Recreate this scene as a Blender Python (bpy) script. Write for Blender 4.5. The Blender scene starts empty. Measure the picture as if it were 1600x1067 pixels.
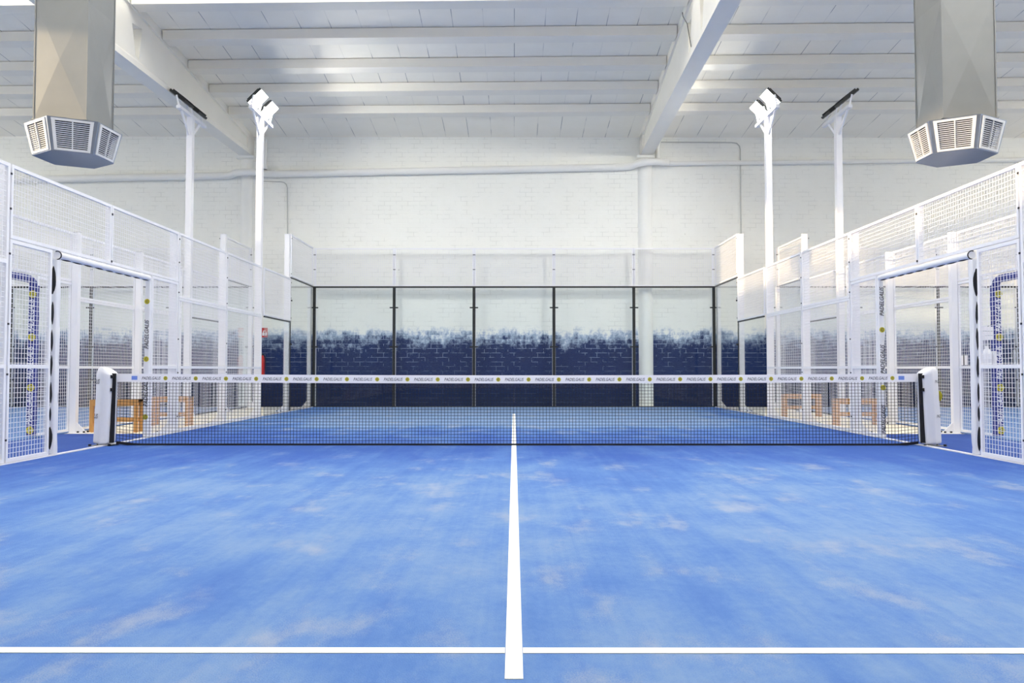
import bpy, bmesh, math, random
from mathutils import Vector, Matrix
random.seed(7)
SC = bpy.context.scene
COL = SC.collection
R = math.radians

# ------------------------------------------------------------------ helpers
def lin(c):
    return tuple((x/255/12.92 if x/255 <= .04045 else ((x/255+.055)/1.055)**2.4) for x in c)

class MB:
    """collects geometry in world (or local) coordinates, then becomes ONE mesh object"""
    def __init__(s): s.v=[]; s.f=[]; s.m=[]
    def raw(s, vs, fs, m=0):
        b=len(s.v); s.v.extend([tuple(p) for p in vs])
        for f in fs: s.f.append([b+i for i in f]); s.m.append(m)
    def box(s, x0,x1,y0,y1,z0,z1, m=0):
        x0,x1=min(x0,x1),max(x0,x1); y0,y1=min(y0,y1),max(y0,y1); z0,z1=min(z0,z1),max(z0,z1)
        s.raw([(x0,y0,z0),(x1,y0,z0),(x1,y1,z0),(x0,y1,z0),(x0,y0,z1),(x1,y0,z1),(x1,y1,z1),(x0,y1,z1)],
              [(0,3,2,1),(4,5,6,7),(0,1,5,4),(1,2,6,5),(2,3,7,6),(3,0,4,7)], m)
    def obox(s, c, ax, ay, az, m=0):
        """box around c with half-axis vectors"""
        c=Vector(c); ax=Vector(ax); ay=Vector(ay); az=Vector(az)
        vs=[c+sx*ax+sy*ay+sz*az for sz in(-1,1) for (sx,sy) in((-1,-1),(1,-1),(1,1),(-1,1))]
        fs=[(0,3,2,1),(4,5,6,7),(0,1,5,4),(1,2,6,5),(2,3,7,6),(3,0,4,7)]
        if ax.cross(ay).dot(az)<0: fs=[f[::-1] for f in fs]
        s.raw(vs, fs, m)
    def bar(s, a, b, w, h, m=0, up=(0,0,1)):
        a=Vector(a); b=Vector(b); d=(b-a); n=d.normalized(); u=Vector(up)
        if abs(n.dot(u))>.99: u=Vector((1,0,0))
        sd=n.cross(u).normalized(); u=sd.cross(n)
        s.obox((a+b)/2, d/2, sd*w/2, u*h/2, m)
    def prism(s, poly, e, m=0):
        """polygon (3-D points) extruded by e"""
        e=Vector(e); p=[Vector(q) for q in poly]; n=len(p)
        nn=Vector((0,0,0))
        for i in range(n): nn+=p[i].cross(p[(i+1)%n])
        if nn.dot(e)<0: p=p[::-1]
        vs=p+[q+e for q in p]
        fs=[tuple(range(n))[::-1], tuple(range(n,2*n))]+[(i,(i+1)%n,n+(i+1)%n,n+i) for i in range(n)]
        s.raw(vs, fs, m)
    def tube(s, path, r, n=10, m=0, caps=True):
        P=[Vector(p) for p in path]; k=len(P); vs=[]; fs=[]
        rr=r if isinstance(r,(list,tuple)) else [r]*k
        t0=(P[1]-P[0]).normalized()
        u=Vector((0,0,1)) if abs(t0.z)<.9 else Vector((1,0,0))
        for i in range(k):
            t=(P[min(i+1,k-1)]-P[max(i-1,0)]).normalized()
            sd=t.cross(u).normalized(); u2=sd.cross(t).normalized(); u=u2
            for j in range(n):
                a=2*math.pi*j/n
                vs.append(P[i]+rr[i]*(math.cos(a)*sd+math.sin(a)*u2))
        for i in range(k-1):
            for j in range(n):
                fs.append((i*n+j,(i+1)*n+j,(i+1)*n+(j+1)%n,i*n+(j+1)%n))
        if caps: fs.append(tuple(range(n))); fs.append(tuple((k-1)*n+j for j in range(n))[::-1])
        s.raw(vs, fs, m)
    def disc(s, c, u, v, r, m=0, n=20, r0=0.0, a0=0.0, a1=360.0):
        c=Vector(c); u=Vector(u); v=Vector(v); vs=[]; fs=[]
        if r0<=0:
            for j in range(n):
                a=2*math.pi*j/n; vs.append(c+r*(math.cos(a)*u+math.sin(a)*v))
            fs=[tuple(range(n))]
        else:
            for j in range(n+1):
                a=R(a0+(a1-a0)*j/n); d=math.cos(a)*u+math.sin(a)*v
                vs+= [c+r0*d, c+r*d]
            fs=[(2*j,2*j+1,2*j+3,2*j+2) for j in range(n)]
        s.raw(vs, fs, m)
    def build(s, name, mats, parent=None, smooth=False):
        off=world_loc(parent) if parent is not None and not parent.get('_local') else Vector((0,0,0))
        me=bpy.data.meshes.new(name)
        me.from_pydata([(x-off.x,y-off.y,z-off.z) for x,y,z in s.v],[],s.f)
        if not isinstance(mats,(list,tuple)): mats=[mats]
        for q in mats: me.materials.append(q)
        if len(mats)>1: me.polygons.foreach_set('material_index', s.m)
        if smooth:
            me.polygons.foreach_set('use_smooth',[True]*len(me.polygons))
            me.set_sharp_from_angle(angle=R(40))
        me.update()
        o=bpy.data.objects.new(name, me); COL.objects.link(o)
        if parent is not None:
            o.parent=parent
            if parent.get('_local'): o['_local']=1
        return o

def world_loc(o):
    v=Vector((0,0,0))
    while o is not None: v+=o.location; o=o.parent
    return v

def tag(o, label, cat=None, group=None, kind=None):
    o['label']=label
    if cat: o['category']=cat
    if group: o['group']=group
    if kind: o['kind']=kind
    return o
def thing(name, label, cat, loc=(0,0,0), group=None, rotz=0, local=False):
    o=bpy.data.objects.new(name, None); COL.objects.link(o); o.empty_display_size=.1
    o.location=loc; o.rotation_euler=(0,0,rotz)
    if local: o['_local']=1
    return tag(o, label, cat, group)
def struct(name, mb, mats, label, smooth=False):
    o=mb.build(name, mats, None, smooth)
    return tag(o, label, None, None, 'structure')
def dup(root, loc, label, rotz=None, scale=None):
    def cp(o, par):
        c=o.copy(); COL.objects.link(c)
        if par is not None: c.parent=par
        for ch in [q for q in bpy.data.objects if q.parent==o]: cp(ch, c)
        return c
    r=cp(root, None); r.location=loc; r['label']=label
    if rotz is not None: r.rotation_euler=(0,0,rotz)
    return r

_tc={}
def text_geo(body, width, shear=.3, offset=.012):
    """flat lettering centred on the origin, scaled to the given width"""
    key=(body,shear,offset)
    if key not in _tc:
        cu=bpy.data.curves.new('t','FONT'); cu.body=body; cu.size=1; cu.shear=shear; cu.offset=offset
        cu.align_x='CENTER'; cu.align_y='CENTER'; cu.resolution_u=2
        ob=bpy.data.objects.new('t',cu); COL.objects.link(ob)
        dg=bpy.context.evaluated_depsgraph_get(); dg.update()
        me=bpy.data.meshes.new_from_object(ob.evaluated_get(dg))
        vs=[(v.co.x,v.co.y) for v in me.vertices]; fs=[tuple(p.vertices) for p in me.polygons]
        bpy.data.objects.remove(ob); bpy.data.curves.remove(cu); bpy.data.meshes.remove(me)
        x0=min(v[0] for v in vs); x1=max(v[0] for v in vs); y0=min(v[1] for v in vs); y1=max(v[1] for v in vs)
        _tc[key]=([((x-(x0+x1)/2)/(x1-x0),(y-(y0+y1)/2)/(x1-x0)) for x,y in vs], fs)
    vs,fs=_tc[key]
    return [(x*width,y*width) for x,y in vs], fs
def put_text(mb, body, width, c, u, v, m=0, shear=.3, tall=1.0):
    vs,fs=text_geo(body,width,shear); c=Vector(c); u=Vector(u); v=Vector(v)
    mb.raw([c+u*x+v*y*tall for x,y in vs], fs, m)
def ball_emblem(mb, c, u, v, n, r):
    """yellow ball with a dark curved seam; materials 0 yellow, 1 dark"""
    c=Vector(c); n=Vector(n); u=Vector(u); v=Vector(v)
    mb.disc(c,u,v,r,0,18)
    c=c+n*.0008
    mb.disc(c+u*r*.1,u,v,r*.62,1,14,r*.42,40,320)
    mb.obox(c+u*r*.2+n*.0002,u*r*.42,v*r*.09,n*.0002,1)

# ------------------------------------------------------------------ materials
def new_mat(name):
    m=bpy.data.materials.new(name); m.use_nodes=True
    return m, m.node_tree.nodes, m.node_tree.links, m.node_tree.nodes['Principled BSDF']
def plain(name, rgb, rough=.5, metal=0, var=.06, scale=6, bump=0.0, bscale=60, spec=.5):
    m,N,L,b=new_mat(name)
    c=lin(rgb)
    tc=N.new('ShaderNodeTexCoord'); no=N.new('ShaderNodeTexNoise'); no.inputs['Scale'].default_value=scale; no.inputs['Detail'].default_value=4
    L.new(tc.outputs['Object'],no.inputs['Vector'])
    mx=N.new('ShaderNodeMix'); mx.data_type='RGBA'
    mx.inputs[6].default_value=tuple(x*(1-var) for x in c)+(1,); mx.inputs[7].default_value=tuple(min(1,x*(1+var)) for x in c)+(1,)
    L.new(no.outputs['Fac'],mx.inputs[0]); L.new(mx.outputs[2],b.inputs['Base Color'])
    b.inputs['Roughness'].default_value=rough; b.inputs['Metallic'].default_value=metal
    b.inputs['Specular IOR Level'].default_value=spec
    if bump:
        n2=N.new('ShaderNodeTexNoise'); n2.inputs['Scale'].default_value=bscale; L.new(tc.outputs['Object'],n2.inputs['Vector'])
        bp=N.new('ShaderNodeBump'); bp.inputs['Strength'].default_value=bump; bp.inputs['Distance'].default_value=.01
        L.new(n2.outputs['Fac'],bp.inputs['Height']); L.new(bp.outputs['Normal'],b.inputs['Normal'])
    return m
def emit(name, rgb, strength):
    m=bpy.data.materials.new(name); m.use_nodes=True; N=m.node_tree.nodes; L=m.node_tree.links
    N.remove(N['Principled BSDF']); e=N.new('ShaderNodeEmission'); e.inputs['Color'].default_value=tuple(rgb)+(1,); e.inputs['Strength'].default_value=strength
    L.new(e.outputs[0],N['Material Output'].inputs['Surface']); return m
def math_(N,L,op,a,b=None,clamp=False):
    n=N.new('ShaderNodeMath'); n.operation=op; n.use_clamp=clamp
    for i,x in enumerate((a,b)):
        if x is None: continue
        if isinstance(x,(int,float)): n.inputs[i].default_value=x
        else: L.new(x,n.inputs[i])
    return n.outputs[0]
def mapr(N,L,x,a,b,c=0,d=1,smooth=True):
    n=N.new('ShaderNodeMapRange'); n.interpolation_type='SMOOTHSTEP' if smooth else 'LINEAR'
    L.new(x,n.inputs[0])
    for i,q in enumerate((a,b,c,d)): n.inputs[i+1].default_value=q
    return n.outputs[0]
def noise(N,L,vec,scale,detail=4,rough=.55,sc=(1,1,1),loc=(0,0,0),rz=0):
    mp=N.new('ShaderNodeMapping'); mp.inputs['Rotation'].default_value=(0,0,rz); mp.inputs['Scale'].default_value=sc; mp.inputs['Location'].default_value=loc; L.new(vec,mp.inputs['Vector'])
    n=N.new('ShaderNodeTexNoise'); n.inputs['Scale'].default_value=scale; n.inputs['Detail'].default_value=detail; n.inputs['Roughness'].default_value=rough
    L.new(mp.outputs[0],n.inputs['Vector']); return n.outputs['Fac']
def mixc(N,L,f,a,b):
    n=N.new('ShaderNodeMix'); n.data_type='RGBA'
    if isinstance(f,(int,float)): n.inputs[0].default_value=f
    else: L.new(f,n.inputs[0])
    for i,x in ((6,a),(7,b)):
        if isinstance(x,tuple): n.inputs[i].default_value=x+(1,)
        else: L.new(x,n.inputs[i])
    return n.outputs[2]

TURF=.60
def turf_mat(name, deep, mid, pale, sand, wear, edge=False):
    lin=lambda c: tuple(TURF*x for x in globals()['lin'](c))
    m,N,L,b=new_mat(name)
    tc=N.new('ShaderNodeTexCoord'); V=tc.outputs['Object']
    big=noise(N,L,V,.55,4,.55,(1,.6,1),(3,1,0))
    patch=noise(N,L,V,1.9,5,.62,(1.1,.5,1),(1.3,7.7,0))
    cross=noise(N,L,V,2.2,4,.6,(.8,1.5,1),(5,2,0))
    track=math_(N,L,'MULTIPLY',math_(N,L,'ADD',noise(N,L,V,2.4,4,.65,(3.0,.07,1),(9,0,0),R(5)),noise(N,L,V,2.0,4,.65,(3.4,.07,1),(2,3,0),R(-7))),.5)
    fine=noise(N,L,V,170,2,.6); mid_n=noise(N,L,V,28,3,.6,(1,.7,1))
    w=math_(N,L,'ADD',math_(N,L,'MULTIPLY',big,.30),math_(N,L,'ADD',math_(N,L,'MULTIPLY',patch,.36),math_(N,L,'ADD',math_(N,L,'MULTIPLY',track,.26),math_(N,L,'MULTIPLY',cross,.10))))
    w=math_(N,L,'ADD',w,math_(N,L,'MULTIPLY',math_(N,L,'SUBTRACT',fine,.5),.10))
    w=math_(N,L,'ADD',w,math_(N,L,'MULTIPLY',math_(N,L,'SUBTRACT',mid_n,.5),.10))
    if edge:   # players wear the middle of each half: less sand close to the net and the sides
        sx=N.new('ShaderNodeSeparateXYZ'); L.new(V,sx.inputs[0])
        ay=math_(N,L,'ABSOLUTE',sx.outputs['Y'])
        ax=math_(N,L,'ABSOLUTE',sx.outputs['X'])
        e1=mapr(N,L,ay,.2,4.2,-.16,.03); e2=mapr(N,L,ax,2.5,5.0,.02,-.07)
        e3=math_(N,L,'MULTIPLY',mapr(N,L,sx.outputs['Y'],2.4,4.8,0,.30),mapr(N,L,ax,2.2,4.6,1,.15))
        w=math_(N,L,'ADD',w,math_(N,L,'ADD',math_(N,L,'ADD',e1,e2),e3))
    f1=mapr(N,L,w,wear-.17,wear+.10); f2=mapr(N,L,w,wear+.02,wear+.20)
    c=mixc(N,L,f1,lin(deep),lin(mid)); c=mixc(N,L,math_(N,L,'MULTIPLY',f2,.85),c,lin(pale))
    sp=mapr(N,L,math_(N,L,'ADD',math_(N,L,'MULTIPLY',noise(N,L,V,2.4,5,.62,(1,.6,1),(2,4,0)),1.0),math_(N,L,'MULTIPLY',math_(N,L,'SUBTRACT',fine,.5),.22)),.52,.74)
    sp=math_(N,L,'MULTIPLY',sp,f1)
    c=mixc(N,L,math_(N,L,'MULTIPLY',sp,.75),c,lin(sand))
    L.new(c,b.inputs['Base Color']); b.inputs['Roughness'].default_value=.9; b.inputs['Specular IOR Level'].default_value=.12
    bp=N.new('ShaderNodeBump'); bp.inputs['Strength'].default_value=.5; bp.inputs['Distance'].default_value=.006
    L.new(fine,bp.inputs['Height']); L.new(bp.outputs[0],b.inputs['Normal'])
    return m

def brick_mat(name, blue=True):
    m,N,L,b=new_mat(name)
    tc=N.new('ShaderNodeTexCoord'); V=tc.outputs['Object']
    sx=N.new('ShaderNodeSeparateXYZ'); L.new(V,sx.inputs[0]); X,Z=sx.outputs['X'],sx.outputs['Z']
    if not blue: X=math_(N,L,'ADD',X,sx.outputs['Y'])
    cb=N.new('ShaderNodeCombineXYZ'); L.new(X,cb.inputs[0]); L.new(Z,cb.inputs[1]); U=cb.outputs[0]
    wob=noise(N,L,V,9,2)
    uw=N.new('ShaderNodeVectorMath'); uw.operation='ADD'; L.new(U,uw.inputs[0])
    cw=N.new('ShaderNodeCombineXYZ'); L.new(math_(N,L,'MULTIPLY',math_(N,L,'SUBTRACT',wob,.5),.012),cw.inputs[1]); L.new(cw.outputs[0],uw.inputs[1])
    br=N.new('ShaderNodeTexBrick'); L.new(uw.outputs[0],br.inputs['Vector'])
    br.inputs['Scale'].default_value=1; br.inputs['Brick Width'].default_value=.30; br.inputs['Row Height'].default_value=.1137
    br.inputs['Mortar Size'].default_value=.006; br.inputs['Mortar Smooth'].default_value=.3
    br.inputs['Color1'].default_value=(0,0,0,1); br.inputs['Color2'].default_value=(1,1,1,1); br.inputs['Mortar'].default_value=(.5,.5,.5,1)
    rnd=br.outputs['Color']; mort=br.outputs['Fac']
    n1=noise(N,L,V,2.5,5,.6); n2=noise(N,L,V,14,5,.65)
    white=mixc(N,L,n1,lin((239,239,233)),lin((246,246,241)))
    vis=mapr(N,L,noise(N,L,V,3.1,3,.6,(1,1,1),(4,4,4)),.42,.66)
    mw=math_(N,L,'MULTIPLY',mort,math_(N,L,'MULTIPLY',vis,.36))
    white=mixc(N,L,mw,white,lin((176,176,172)))
    spot=mapr(N,L,noise(N,L,V,7,2,.5,(1,1,1),(8,1,3)),.76,.80)
    white=mixc(N,L,math_(N,L,'MULTIPLY',spot,.35),white,lin((150,146,138)))
    col=white
    if blue:
        drip=noise(N,L,V,4.2,6,.7,(1,1,.32)); mott=noise(N,L,V,12,6,.75,(1,1,.9))
        zz=math_(N,L,'ADD',Z,math_(N,L,'MULTIPLY',math_(N,L,'SUBTRACT',drip,.5),.9))
        zz=math_(N,L,'ADD',zz,math_(N,L,'MULTIPLY',math_(N,L,'SUBTRACT',mott,.5),.8))
        rv=N.new('ShaderNodeSeparateColor'); L.new(rnd,rv.inputs[0])
        zz=math_(N,L,'ADD',zz,math_(N,L,'MULTIPLY',math_(N,L,'SUBTRACT',rv.outputs[0],.5),.20))
        mask=mapr(N,L,zz,1.86,1.50); haze=mapr(N,L,zz,2.04,1.76)
        hard=mapr(N,L,Z,2.12,1.84)
        mask=math_(N,L,'MULTIPLY',mask,hard); white=mixc(N,L,math_(N,L,'MULTIPLY',haze,math_(N,L,'MULTIPLY',hard,.9)),white,lin((158,178,206)))
        bl=mixc(N,L,n2,lin((15,31,74)),lin((33,55,108)))
        bl=mixc(N,L,mapr(N,L,Z,1.0,.2),bl,lin((16,31,70)))  # lowest blue painted darker for the weaker light behind the glass
        gap=mapr(N,L,noise(N,L,V,4.5,4,.6,(1,1,2.0),(2,9,1)),.47,.56)
        gz=mapr(N,L,Z,.55,1.6,.12,1)
        keep=math_(N,L,'SUBTRACT',1.0,math_(N,L,'MULTIPLY',mort,math_(N,L,'MULTIPLY',gap,math_(N,L,'MULTIPLY',gz,.78))))
        fleck=mapr(N,L,noise(N,L,V,22,3,.6,(1,1,.6),(1,5,9)),.68,.76)
        keep=math_(N,L,'SUBTRACT',keep,math_(N,L,'MULTIPLY',fleck,math_(N,L,'MULTIPLY',gz,.35)),True)
        col=mixc(N,L,math_(N,L,'MULTIPLY',mask,keep),white,bl)
    L.new(col,b.inputs['Base Color']); b.inputs['Roughness'].default_value=.7; b.inputs['Specular IOR Level'].default_value=.25
    bp=N.new('ShaderNodeBump'); bp.inputs['Strength'].default_value=.35; bp.inputs['Distance'].default_value=.006
    L.new(math_(N,L,'ADD',math_(N,L,'MULTIPLY',mort,-1.0),math_(N,L,'MULTIPLY',n2,.3)),bp.inputs['Height']); L.new(bp.outputs[0],b.inputs['Normal'])
    return m

def glass_mat(name):
    m=bpy.data.materials.new(name); m.use_nodes=True; N=m.node_tree.nodes; L=m.node_tree.links
    N.remove(N['Principled BSDF'])
    t=N.new('ShaderNodeBsdfTransparent'); t.inputs[0].default_value=(.968,.982,.982,1)
    g=N.new('ShaderNodeBsdfGlossy'); g.inputs['Roughness'].default_value=.02; g.inputs['Color'].default_value=(1,1,1,1)
    lw=N.new('ShaderNodeLayerWeight'); lw.inputs['Blend'].default_value=.5
    f=math_(N,L,'ADD',math_(N,L,'MULTIPLY',math_(N,L,'POWER',lw.outputs['Facing'],5),.9),.014)
    mx=N.new('ShaderNodeMixShader'); L.new(f,mx.inputs[0]); L.new(t.outputs[0],mx.inputs[1]); L.new(g.outputs[0],mx.inputs[2])
    L.new(mx.outputs[0],N['Material Output'].inputs['Surface']); return m

def ceiling_mat(name):
    m,N,L,b=new_mat(name)
    tc=N.new('ShaderNodeTexCoord'); V=tc.outputs['Object']
    sx=N.new('ShaderNodeSeparateXYZ'); L.new(V,sx.inputs[0])
    fr=math_(N,L,'FRACT',math_(N,L,'MULTIPLY',sx.outputs['X'],1/.58))
    line=math_(N,L,'LESS_THAN',fr,.022)
    vis=mapr(N,L,noise(N,L,V,1.3,2,.5,(1,1,1),(3,3,3)),.42,.62,.12,.75)
    c=mixc(N,L,noise(N,L,V,2.5,4),lin((242,237,224)),lin((250,246,236)))
    c=mixc(N,L,math_(N,L,'MULTIPLY',line,vis),c,lin((110,112,120)))
    L.new(c,b.inputs['Base Color']); b.inputs['Roughness'].default_value=.75; b.inputs['Specular IOR Level'].default_value=.2
    return m

M={}
M['white']=plain('white_powder_coat',(238,238,242),.38,0,.02,3)
M['wire']=plain('white_coated_wire',(236,236,240),.45,0,.02,3)
M['black']=plain('black_steel',(26,28,30),.45,0,.1,8)
M['bolt']=plain('dark_bolt',(48,48,52),.4,.5,.1,30)
M['paint']=plain('white_wall_paint',(240,240,236),.65,0,.025,3,.05,40,.25)
M['beam']=plain('white_painted_concrete',(240,237,228),.7,0,.035,2.5,.08,30,.2)
M['joist']=plain('grey_white_painted_joist',(238,234,224),.7,0,.03,3,.08,30,.2)
M['pipe']=plain('white_painted_pipe',(236,236,233),.45,0,.02,4)
M['conduit']=plain('grey_conduit',(196,196,192),.5,0,.04,4)
M['concrete']=plain('pale_concrete_floor',(246,236,216),.55,0,.07,1.4,.05,50,.3)
M['pad']=plain('white_vinyl_cover',(228,229,234),.5,0,.025,5,.35,9)
M['navy']=plain('navy_vinyl_cover',(44,54,132),.5,0,.06,6,.1,20)
M['text']=plain('dark_print',(62,62,72),.6,0,.05,9)
M['textw']=plain('white_print',(226,228,236),.6,0,.02,9)
M['ball']=plain('yellow_green_print',(196,186,52),.6,0,.06,40)
M['balldark']=plain('olive_print',(92,88,44),.6,0,.05,40)
M['bluetag']=plain('pale_blue_tag',(112,140,214),.6,0,.15,60)
M['cord']=plain('black_net_cord',(18,18,24),.8,0,.1,30)
M['tape']=plain('white_net_tape',(236,235,240),.6,0,.015,6)
M['galv']=plain('galvanised_sheet',(140,142,143),.5,.7,.07,5,.04,14)
M['galvb']=plain('polished_galvanised_sheet',(140,152,176),.30,.95,.05,5,.03,14)
M['grille']=plain('pale_grille_metal',(214,216,220),.4,.25,.03,8)
M['dark']=plain('painted_shade',(22,22,24),.8,0,.1,8)
M['wood']=plain('varnished_pine',(204,152,88),.5,0,.16,14)
M['red']=plain('red_enamel',(200,40,38),.35,0,.05,6)
M['paper']=plain('white_notice_sheet',(240,238,240),.7,0,.01,5)
M['line']=plain('white_court_line',(244,244,236),.85,0,.03,40,.3,200,.1)
M['front']=plain('grey_end_wall_paint',(216,214,210),.7,0,.05,1,.05,30,.2)
M['glass']=glass_mat('clear_toughened_glass')
M['turf']=turf_mat('blue_court_turf',(78,118,208),(112,156,226),(152,184,230),(188,200,222),.475,True)
M['turf_side']=turf_mat('blue_passage_turf',(74,106,192),(84,118,202),(100,138,214),(130,160,218),.62)
M['turf_next']=turf_mat('pale_blue_turf',(112,152,224),(134,170,228),(160,188,232),(180,196,226),.5)
M['wallb']=brick_mat('white_brick_with_faded_blue_base')
M['brick']=brick_mat('white_painted_brick',False)
M['ceil']=ceiling_mat('painted_roof_panels')
M['sky']=emit('bright_skylight',(1.0,.975,.915),6.2)
M['led_off']=plain('unlit_led_panel',(120,122,124),.25,0,.05,12)
M['led']=emit('lit_led_panel',(1.0,.985,.925),165)

# ------------------------------------------------------------------ hall shell
WALL=10.28; HX=19.5; FY=-22.0; RIDGE=-5.0
TH=R(1.15)
def rot(p):      # the hall is turned by about one degree against the courts
    x,y,z=p; y-=10.3
    return (x*math.cos(TH)+y*math.sin(TH), 10.3-x*math.sin(TH)+y*math.cos(TH), z)
def zr(y):       # underside of the sloping roof panels
    return 6.875+.108*((10.28-y) if y>RIDGE else (10.28-RIDGE)-(RIDGE-y))

mb=MB(); mb.box(-HX,HX,FY,WALL+.3,-.2,0); struct('floor',mb,M['concrete'],'pale concrete hall floor between the blue courts')
mb=MB(); mb.box(-5.0,5.0,-10,9.985,.0005,.012); turf=struct('court_turf',mb,M['turf'],'worn blue artificial turf of the middle padel court')
l=MB()
l.box(-.028,.028,-7.425,6.95,.0124,.0145); l.build('centre_line',M['line'],turf)
l=MB(); l.box(-4.99,-.03,-7.205,-7.155,.0124,.0145); l.box(.03,4.99,-7.205,-7.155,.0124,.0145); l.build('service_line',M['line'],turf)
l=MB(); l.box(-4.99,-.03,6.73,6.78,.0124,.0128); l.box(.03,4.99,6.73,6.78,.0124,.0128)
for s,nm in ((-1,'left'),(1,'right')):
    mb=MB(); mb.box(s*5.06,s*6.58,-10,1.78,.0005,.010); struct('passage_turf',mb,M['turf_side'],f'deep blue turf strip outside the {nm} court entrance')
    mb=MB(); mb.box(s*6.64,s*16.6,-10,9.985,.0005,.012); struct('neighbour_turf',mb,M['turf_next'],f'pale blue turf of the next court on the {nm}')
    mb=MB(); mb.box(s*5.004,s*5.05,-10,10,.0005,.024); struct('trim_%d'%(1 if s<0 else 2),mb,M['white'],f'thin white edge strip along the {nm} side of the court')

mb=MB(); mb.box(-HX,HX,WALL,WALL+.25,0,7.3); struct('wall_back',mb,M['wallb'],'white painted brick wall with ragged faded navy base')
# left wall with the high window opening that lets the low sun in
WY0,WY1,WZ0,WZ1=-11.0,1.0,4.86,6.44
mb=MB()
mb.box(-HX-.25,-HX,FY,WALL,0,WZ0); mb.box(-HX-.25,-HX,FY,WALL,WZ1,9.2)
mb.box(-HX-.25,-HX,FY,WY0,WZ0,WZ1); mb.box(-HX-.25,-HX,WY1,WALL,WZ0,WZ1)
struct('wall_left',mb,M['brick'],'white brick side wall with a high window strip')
mb=MB(); mb.box(HX,HX+.25,FY,WALL,0,9.2); struct('wall_right',mb,M['brick'],'plain white brick side wall of the hall')
mb=MB(); mb.box(-HX,HX,FY-.25,FY,0,9.2); struct('wall_front',mb,M['front'],'white brick end wall behind the camera')

# roof panels: strips along the hall, some of them skylights
def dY(d): return d-9.87
joist_d=[18.21,17.09,16.02,14.86,13.66,12.55,11.40]
edges=[WALL+.5]+[]
sky_strips=[(dY(13.56),dY(13.32)),(dY(11.0),dY(9.8)),(dY(8.0),dY(6.8)),(-5.5,-6.7)]
ys=[WALL+.5]
for a,b in sky_strips: ys+=[a,b]
ys.append(FY-.3)
ceil=MB(); skies=[]
def roof_strip(mbx,y0,y1,x0=-HX-.5,x1=HX+.5,t=.15):
    cuts=[y0]+([RIDGE] if y0>RIDGE>y1 else [])+[y1]
    for a,b in zip(cuts,cuts[1:]):
        pts=[rot((x,y,zr(y)+dz)) for dz in(0,t) for (x,y) in((x0,a),(x1,a),(x1,b),(x0,b))]
        mbx.raw(pts,[(0,1,2,3),(7,6,5,4),(0,4,5,1),(1,5,6,2),(2,6,7,3),(3,7,4,0)])
for i in range(0,len(ys)-1):
    if i%2==0: roof_strip(ceil,ys[i],ys[i+1])
    else:
        q=MB(); roof_strip(q,ys[i],ys[i+1],t=.03); skies.append(q)
struct('ceiling',ceil,M['ceil'],'pale sloping roof of painted panels with fine seams')
for i,q in enumerate(skies): struct('window_%d'%(i+1),q,M['sky'],f'long bright skylight strip across the roof, number {i+1} from the back wall')

bays=[(-HX-.2,-6.98),(-6.62,3.18),(3.54,HX+.2)]
bn=['left','middle','right']
ordn=['first','second','third','fourth','fifth','sixth','seventh']
for i,d in enumerate(joist_d):
    y=dY(d); z1=zr(y)-.016; h=.175
    for (x0,x1),nm in zip(bays,bn):
        q=MB()
        prof=[(y,z1),(y+.02,z1-h),(y+.31,z1-h-.012),(y+.34,zr(y+.34)-.016)]
        a=[rot((x0,yy,zz)) for yy,zz in prof]; b_=[rot((x1,yy,zz)) for yy,zz in prof]
        q.raw(a+b_,[(0,1,2,3),(7,6,5,4),(0,4,5,1),(1,5,6,2),(2,6,7,3),(3,7,4,0)])
        struct('ceiling_joist',q,M['joist'],f'painted concrete joist in the {nm} bay, {ordn[i]} from the back wall')

def beam(xc, nm):
    YB=FY
    web=MB()
    poly=[(xc-.115,10.27,6.48),(xc-.115,10.27,zr(10.27)),(xc-.115,RIDGE,zr(RIDGE)),(xc-.115,YB,zr(YB)),(xc-.115,YB,6.48)]
    web.prism(poly,(.23,0,0))
    fl=MB()
    for y0,y1 in ((10.27,RIDGE),(RIDGE,YB)):
        p=[(xc-.16,y0,zr(y0)+.005),(xc-.16,y1,zr(y1)+.005),(xc-.16,y1,zr(y1)-.17),(xc-.16,y0,zr(y0)-.17)]
        web_poly=p; fl.prism(p,(.32,0,0))
    # bottom flange with sloping shoulders
    pr=[(xc-.16,10.27,6.37),(xc+.16,10.27,6.37),(xc+.16,10.27,6.47),(xc+.115,10.27,6.53),(xc-.115,10.27,6.53),(xc-.16,10.27,6.47)]
    fl.prism(pr,(0,YB-10.27,0))
    # solid end block over the column
    fl.box(xc-.16,xc+.16,9.75,10.272,6.40,zr(9.75)-.1)
    cut=MB()
    for k in range(9):
        y=dY(14.05-k*1.02); zt=min(zr(y)-.36,7.7); zb=6.56
        cut.prism([(xc-.4,y-.20,zt-.05),(xc-.4,y+.16,zt),(xc-.4,y+.06,zb),(xc-.4,y-.05,zb+.03)],(.8,0,0))
    wo=web.build('w',M['beam']); co=cut.build('c',M['beam'])
    md=wo.modifiers.new('b','BOOLEAN'); md.operation='DIFFERENCE'; md.object=co; md.solver='EXACT'
    dg=bpy.context.evaluated_depsgraph_get(); dg.update()
    me=bpy.data.meshes.new_from_object(wo.evaluated_get(dg))
    out=MB(); out.raw([v.co for v in me.vertices],[tuple(p.vertices) for p in me.polygons]); out.raw(fl.v,fl.f)
    bpy.data.objects.remove(wo); bpy.data.objects.remove(co); bpy.data.meshes.remove(me)
    out.v=[rot(p) for p in out.v]
    struct('ceiling_beam',out,M['beam'],f'deep white roof beam with tapering slots above the {nm}')
beam(-6.80,'left passage')
beam(3.36,'right half of the court')

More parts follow.
